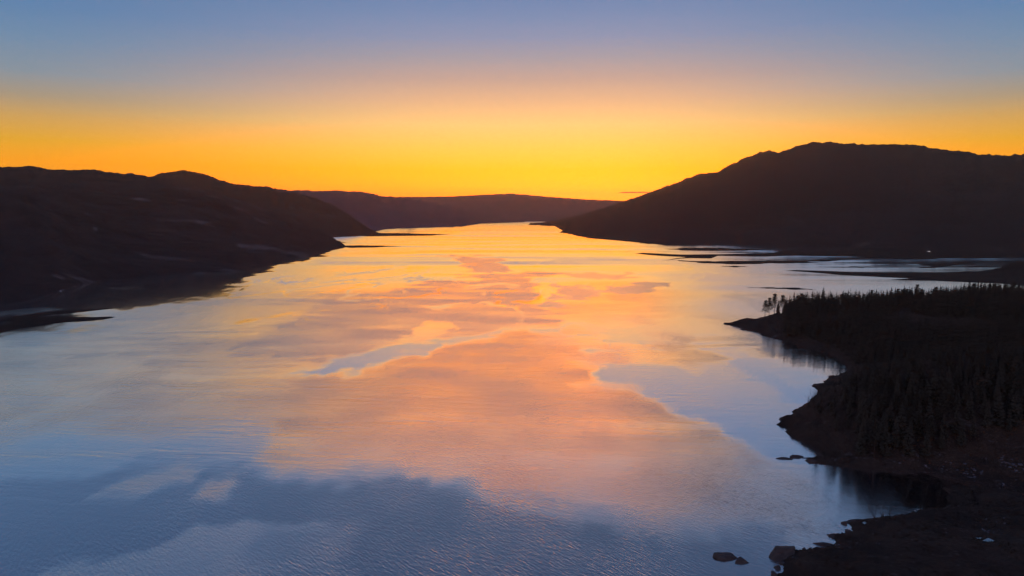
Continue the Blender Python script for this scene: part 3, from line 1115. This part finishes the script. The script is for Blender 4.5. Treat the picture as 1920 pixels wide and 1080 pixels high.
link('wall', box_mesh('wall', -5, 5, -3, 3, -1, 4, M_WHITE), h_root)
rv = [(-5.3, -3.4, 3.9), (5.3, -3.4, 3.9), (5.3, 3.4, 3.9), (-5.3, 3.4, 3.9), (-5.3, 0, 6.6), (5.3, 0, 6.6)]
rf = link('roof', new_mesh('roof', rv, [(0, 1, 5, 4), (2, 3, 4, 5), (0, 4, 3), (1, 2, 5), (0, 3, 2, 1)], M_SLATE, False), h_root)
link('chimney', box_mesh('chimney', -4.8, -4.0, -0.5, 0.5, 5.5, 7.6, M_WHITE), rf)
for wx in (-3.4, -0.6, 2.0):
    link('window', box_mesh('window', wx, wx + 1.4, -3.06, -2.9, 1.2, 2.9, M_LIT), h_root)

# ------------------------------------------------------------------ thin cloud over the notch
cxw, cyw, czw = at_dist(1190, 361, 26000)
Vc = ICO3.copy()
Vc = Vc * (1 + 0.25 * fbm(Vc[:, 0] * 5, Vc[:, 2] * 2 + 5, 4, 3))[:, None] * np.array([560.0, 300.0, 24.0])
M_CLOUD, _t, _b = mat_new('dusk_cloud')
_t.links.new(mixcol(_t, noise_fac(_t, 0.003, vec=obj_coords(_t)), (0.06, 0.06, 0.07), (0.10, 0.10, 0.11)), _b.inputs['Base Color'])
_b.inputs['Roughness'].default_value = 1.0
cl = link('cloud', new_mesh('cloud', Vc, ICOF3, M_CLOUD), label='thin dark streak of cloud above the notch beside the mountain', category='cloud')
cl.location = (float(cxw), float(cyw), float(czw))

# ------------------------------------------------------------------ the loch
fine_az = np.radians(np.linspace(-46, 46, 640))
rest_az = np.radians(np.linspace(46, 314, 60))[1:-1]
azs = np.concatenate([fine_az, rest_az])
nA = len(azs)
ds = np.geomspace(40, 15400, 560)
A, D = np.meshgrid(azs, ds)
WX, WY = np.sin(A) * D, np.cos(A) * D
WPX, WPY = project(WX, WY, np.zeros_like(WX))
front = np.cos(A) > 0.3
WPX = np.where(front, WPX, 960 + 4000 * np.sign(np.sin(A)))
WPY = np.where(front, WPY, 1300)

# wind: ruffled water and slicks, laid out on the loch
big = fbm(WX / 160, WY / 420, 5, 201)
lane = fbm(WX / 60 + 0.4 * big, WY / 25 + 0.6 * big, 2, 205)
far_streak = fbm(WX / 900 + big * 0.3, WY / 140, 5, 211)
# warp amounts in photo pixels, falling with distance like everything on the water
persp = np.clip((WPY - HZ) / 300.0, 0.05, 2.0)
wpx = WPX + 46 * persp * fbm(WX / 70, WY / 150, 5, 221) + 22 * persp * fbm(WX / 28, WY / 60, 3, 225) + 9 * persp * fbm(WX / 9, WY / 22, 3, 222)
wpy = WPY + 16 * persp * fbm(WX / 70 + 31, WY / 150, 5, 223) + 8 * persp * fbm(WX / 28 + 4, WY / 60, 3, 226) + 4 * persp * fbm(WX / 9 + 9, WY / 22, 3, 224)

strk = fbm(WX / 90 + 0.5 * big, WY / 9 + 1.5 * big, 4, 231) * sstep(1500, 500, D) + fbm(WX / 260, WY / 45, 4, 232) * sstep(300, 900, D)
shred = (0.6 * fbm(WX / 75 + 0.8 * big, WY / 130 + 0.8 * big, 6, 241, 0.6) + 0.25 * fbm(WX / 40, WY / 22, 4, 242, 0.55)) * np.clip(persp, 0.15, 1.3)
ruf = 0.20 + 0.08 * big + 0.05 * strk
lean = 1.4 + 1.1 * sstep(600, 680, WPY) * sstep(880, 760, WPY) + 0.6 * big + 0.5 * strk              # degrees, positive leans down the loch towards the sunset
chop = np.full(WX.shape, 0.6)
free = np.zeros(WX.shape)             # 1 where the water lies still enough to mirror the hills


def patch(poly, value, ln, soft, strength=1.0, amp=0.0, ch=None, mirror=False, frac=0.0):
    global ruf, chop, lean, free
    q = np.asarray(poly, float)
    lo, hi = q.min(0) - 120, q.max(0) + 120
    m = (wpx > lo[0]) & (wpx < hi[0]) & (wpy > lo[1]) & (wpy < hi[1]) & front
    if not m.any():
        return
    d = poly_sdf(wpx[m], wpy[m] * 1.6, q * np.array([1, 1.6]))
    w = sstep(-soft, soft, d + min(soft, 26) * (0.8 * strk[m] + 0.5 * lane[m]) + frac * shred[m]) * strength
    ruf[m] = ruf[m] * (1 - w) + (value + amp * lane[m]) * w
    lean[m] = lean[m] * (1 - w) + (ln + 4 * amp * lane[m] + 3 * amp * strk[m]) * w
    free[m] = free[m] * (1 - w) + (1.0 if mirror else 0.0) * w
    if ch is not None:
        chop[m] = chop[m] * (1 - w) + ch * w


# upper loch: lanes of ripple
up = sstep(570, 480, WPY)
ruf = ruf * (1 - up) + (0.03 + 0.10 * far_streak) * up
lean = lean * (1 - up) + (-1.0 + 2.2 * far_streak + 0.9 * strk) * up
# the right-hand shallows are stirred by a breeze off the mountain
rs = sstep(1150, 1420, WPX) * sstep(640, 560, WPY)
ruf = ruf * (1 - rs) + (0.04 + 0.06 * far_streak) * rs
lean = lean * (1 - rs) + (-1.9 + 1.0 * far_streak) * rs
# grey ruffled water off the left shore
patch([(-300, 720), (-300, 660), (60, 640), (250, 610), (460, 580), (520, 600), (480, 660), (420, 720), (200, 740)], 0.15, 2.6, 24, amp=0.10)
patch([(-80, 712), (150, 700), (330, 678), (520, 640), (540, 650), (340, 692), (150, 718), (-80, 735)], 0.1, 4.0, 12, 0.8)
patch([(-80, 765), (120, 748), (330, 722), (560, 690), (570, 698), (330, 740), (120, 768), (-80, 790)], 0.1, 4.2, 12, 0.8)
patch([(60, 760), (300, 715), (520, 690), (560, 700), (330, 735), (60, 790)], 0.2, 3.0, 10, 0.7)
patch([(30, 672), (140, 664), (260, 648), (262, 652), (140, 669), (30, 677)], 0.1, 2.4, 2)
patch([(300, 636), (400, 614), (470, 588), (474, 592), (404, 619), (300, 641)], 0.1, 1.5, 2)

# calm dark reflection under the left hillside, and the lee behind the hooked spit
patch([(-300, 560), (100, 520), (440, 500), (640, 455), (600, 482), (500, 508), (470, 520), (400, 552), (300, 568), (215, 585), (120, 610), (-20, 640), (-300, 690)], 0.03, 0, 7, mirror=True)
patch([(-60, 580), (20, 573), (110, 570), (40, 588), (0, 596), (-60, 604)], 0.2, -2.5, 7, 0.4)
patch([(186, 538), (270, 538), (272, 540.5), (190, 540)], 0.2, -3, 2, 0.35)
patch([(85, 592), (150, 586), (300, 578), (330, 582), (200, 592)], 0.2, -2.5, 5, 0.5)
# broad ruffled sheet in mid-loch
patch([(250, 660), (380, 620), (520, 580), (640, 560), (620, 660), (480, 700), (330, 700)], 0.32, 2.2, 50, 0.7)
patch([(500, 605), (560, 572), (660, 545), (760, 530), (860, 517), (960, 508), (1040, 520), (1000, 532), (1008, 556), (990, 570), (1020, 588), (1080, 590), (1050, 602), (960, 606), (850, 630), (780, 640), (690, 660), (600, 682), (530, 684), (470, 668), (490, 630)], 0.37, 1.9, 12, amp=0.10, frac=60)
patch([(790, 597), (835, 605), (840, 620), (770, 640), (700, 652), (760, 625), (770, 605)], 0.15, 1.5, 5)
patch([(1000, 545), (1040, 540), (1050, 550), (1030, 575), (1012, 570), (1015, 556)], 0.12, 0.5, 4)
patch([(815, 482), (870, 477), (940, 484), (962, 500), (930, 512), (880, 506), (850, 490)], 0.36, 0.5, 4, frac=60)
patch([(1020, 575), (1050, 540), (1150, 528), (1250, 538), (1200, 548), (1110, 556), (1060, 575)], 0.36, 0.8, 4, frac=50)
patch([(1040, 515), (1120, 508), (1180, 514), (1100, 522)], 0.3, 0.3, 4, frac=50)
patch([(1330, 560), (1400, 548), (1480, 562), (1560, 575), (1440, 582)], 0.25, -1, 9, 0.6)
# orange ruffled field, thinning out to the west
patch([(180, 810), (280, 745), (460, 715), (620, 700), (700, 760), (640, 880), (480, 870), (330, 850)], 0.36, 4.4, 80, 0.85)
patch([(1280, 850), (1370, 850), (1450, 900), (1500, 960), (1420, 1015), (1280, 1015), (1120, 990), (1000, 950)], 0.36, 4.0, 45, amp=0.06, ch=0.8)
patch([(450, 835), (530, 760), (570, 712), (660, 706), (760, 690), (830, 660), (900, 640), (1000, 634), (1070, 652), (1092, 690), (1110, 722), (1200, 758), (1290, 800), (1345, 835), (1350, 900), (1260, 975), (1120, 970), (980, 940), (880, 912), (760, 896), (640, 880), (540, 880), (490, 862)], 0.40, 6.0, 44, amp=0.08, ch=0.8, frac=26)
lean = lean - 2.2 * sstep(720, 980, WPY) * (lean > 2) * np.clip((lean - 2) / 2, 0, 1)
# long slick winding between the ruffled sheets
patch([(510, 706), (600, 688), (700, 664), (790, 642), (870, 626), (960, 611), (1060, 600), (1110, 602), (1060, 614), (960, 621), (880, 640), (800, 664), (720, 692), (620, 708)], 0.04, 0.2, 11)
patch([(1080, 600), (1200, 588), (1420, 602), (1440, 640), (1200, 642), (1090, 618)], 0.06, 0.3, 22, 0.7)
patch([(1020, 770), (1080, 768), (1150, 778), (1080, 776)], 0.36, 4.6, 14, 0.6)
patch([(840, 855), (900, 856), (930, 864), (880, 864)], 0.34, 3.6, 12, 0.6)
# calm blue bay on the right
patch([(1095, 655), (1180, 668), (1300, 690), (1440, 650), (1600, 640), (1620, 900), (1440, 870), (1380, 845), (1300, 795), (1200, 752), (1116, 716)], 0.10, 0.8, 18, ch=0.25, mirror=True)
patch([(1290, 640), (1430, 650), (1540, 690), (1560, 720), (1480, 790), (1400, 700)], 0.0, 0, 25, ch=0.0, mirror=True)
patch([(1560, 870), (1620, 880), (1920, 905), (1920, 960), (1700, 965), (1640, 930)], 0.0, 0, 10, ch=0.12, mirror=True)
# steep dark ripples close by
patch([(200, 850), (260, 805), (400, 790), (480, 850), (470, 900), (250, 900)], 0.22, 0.8, 60, 0.45)
patch([(-400, 920), (60, 900), (220, 880), (420, 880), (480, 880), (560, 897), (760, 910), (880, 925), (1000, 958), (1120, 1000), (1280, 1030), (1500, 1000), (1500, 1400), (-400, 1400)], 0.22, -1.6, 22, ch=1.0)
patch([(140, 948), (230, 895), (330, 878), (340, 898), (250, 925)], 0.35, 2.2, 18)
patch([(372, 910), (395, 897), (430, 893), (460, 900), (468, 908), (445, 920), (405, 922)], 0.35, 2.8, 20)
patch([(60, 1080), (300, 1030), (390, 990), (520, 965), (640, 990), (640, 1200), (-100, 1200)], 0.34, 2.2, 12)
patch([(560, 990), (700, 1000), (700, 1200), (560, 1200)], 0.25, 0.2, 50)
# ruffled water shows the sky over the hills, not the hills
el = np.degrees(np.arctan2(CAM_H, D))
el_min = np.full(WX.shape, 1.5)
for (_, ha, hz_, hd) in SKYLINE:
    hh = np.interp(A, ha, hz_, left=0, right=0)
    dd = np.interp(A, ha, hd) - D
    el_min = np.maximum(el_min, np.where(dd > 150, np.degrees(np.arctan2(hh, np.maximum(dd, 150))), 0))
el_min = np.minimum(el_min, 14) + 1.0 + 1.4 * sstep(760, 560, WPX) + 1.0 * strk * np.clip(1 - el / 12, 0, 1)
top = (el - el_min) / 2
soft_min = -np.logaddexp(-lean / 0.6, -top / 0.6) * 0.6
lean = lean * free + soft_min * (1 - free)
mid = sstep(470, 520, WPY) * sstep(760, 640, WPY) * sstep(150, 420, WPX) * sstep(1480, 1250, WPX) * (1 - free)
for (sd_, ax, ay, wd, dl) in ((261, 150, 330, 0.05, -1.5), (267, 90, 210, 0.06, 1.0), (273, 240, 420, 0.035, -1.8)):
    f1 = fbm(WX / ax + 1.1 * big, WY / ay + 0.9 * big, 4, sd_)
    fil = np.exp(-(f1 / wd) ** 2) * sstep(-0.2, 0.4, fbm(WX / 200, WY / 300, 2, sd_ + 3)) * mid
    lean = lean + dl * fil
    ruf = ruf * (1 - 0.6 * fil)
ruf = np.clip(ruf, 0.0, 1.0)
lean = np.radians(np.clip(lean, -6, 7))
swell = sstep(220, 330, D) * sstep(1500, 500, D) * np.clip(ruf * 3.2, 0.12, 1) * (0.75 + 0.6 * strk)
lod = sstep(1000, 230, D)
gust = fbm(WX / 34 + 0.5 * big, WY / 60, 4, 251)
chop = np.clip(chop * (0.85 + 0.75 * gust), 0.05, 1.3) * lod

WV = np.stack([WX, WY, np.zeros_like(WX)], -1).reshape(-1, 3)
WV = np.concatenate([WV, [[0, 0, 0]]])
i = np.arange(len(ds) - 1)[:, None] * nA + np.arange(nA)[None, :]
j = np.arange(len(ds) - 1)[:, None] * nA + (np.arange(nA)[None, :] + 1) % nA
wf = np.stack([i, i + nA, j + nA, j], -1).reshape(-1, 4)
wme = new_mesh('loch', WV, wf, M_WATER)
# close the hole under the camera
import bmesh
bm = bmesh.new()
bm.from_mesh(wme)
bm.verts.ensure_lookup_table()
cvert = bm.verts[len(WV) - 1]
for k in range(nA):
    bm.faces.new((cvert, bm.verts[k], bm.verts[(k + 1) % nA])).smooth = True
bmesh.ops.recalc_face_normals(bm, faces=bm.faces)
bm.to_mesh(wme)
bm.free()
if wme.polygons[0].normal.z < 0:
    wme.flip_normals()
for nm, arr in (('ruffle', ruf), ('chop', chop), ('lean', lean), ('swell', swell)):
    at = wme.attributes.new(nm, 'FLOAT', 'POINT')
    at.data.foreach_set('value', np.concatenate([arr.ravel(), [0.0]]).astype(np.float32))
link('loch', wme, kind='structure', label='wide calm loch reflecting the sunset sky', category='water')

# ------------------------------------------------------------------ haze
HAZE = 7.0e-5
hz = link('haze', box_mesh('haze', -15800, 15800, -15800, 15800, -6, 540, None), kind='stuff', label='thin evening haze over the loch and hills', category='haze')
hm = bpy.data.materials.new('evening_haze')
hm.use_nodes = True
ht = hm.node_tree
ht.nodes.clear()
pv = N(ht, 'ShaderNodeVolumePrincipled')
pv.inputs['Color'].default_value = (1.0, 0.72, 0.45, 1)
pv.inputs['Density'].default_value = HAZE
pv.inputs['Anisotropy'].default_value = 0.7
ho = N(ht, 'ShaderNodeOutputMaterial')
ht.links.new(pv.outputs[0], ho.inputs['Volume'])
hz.data.materials.append(hm)
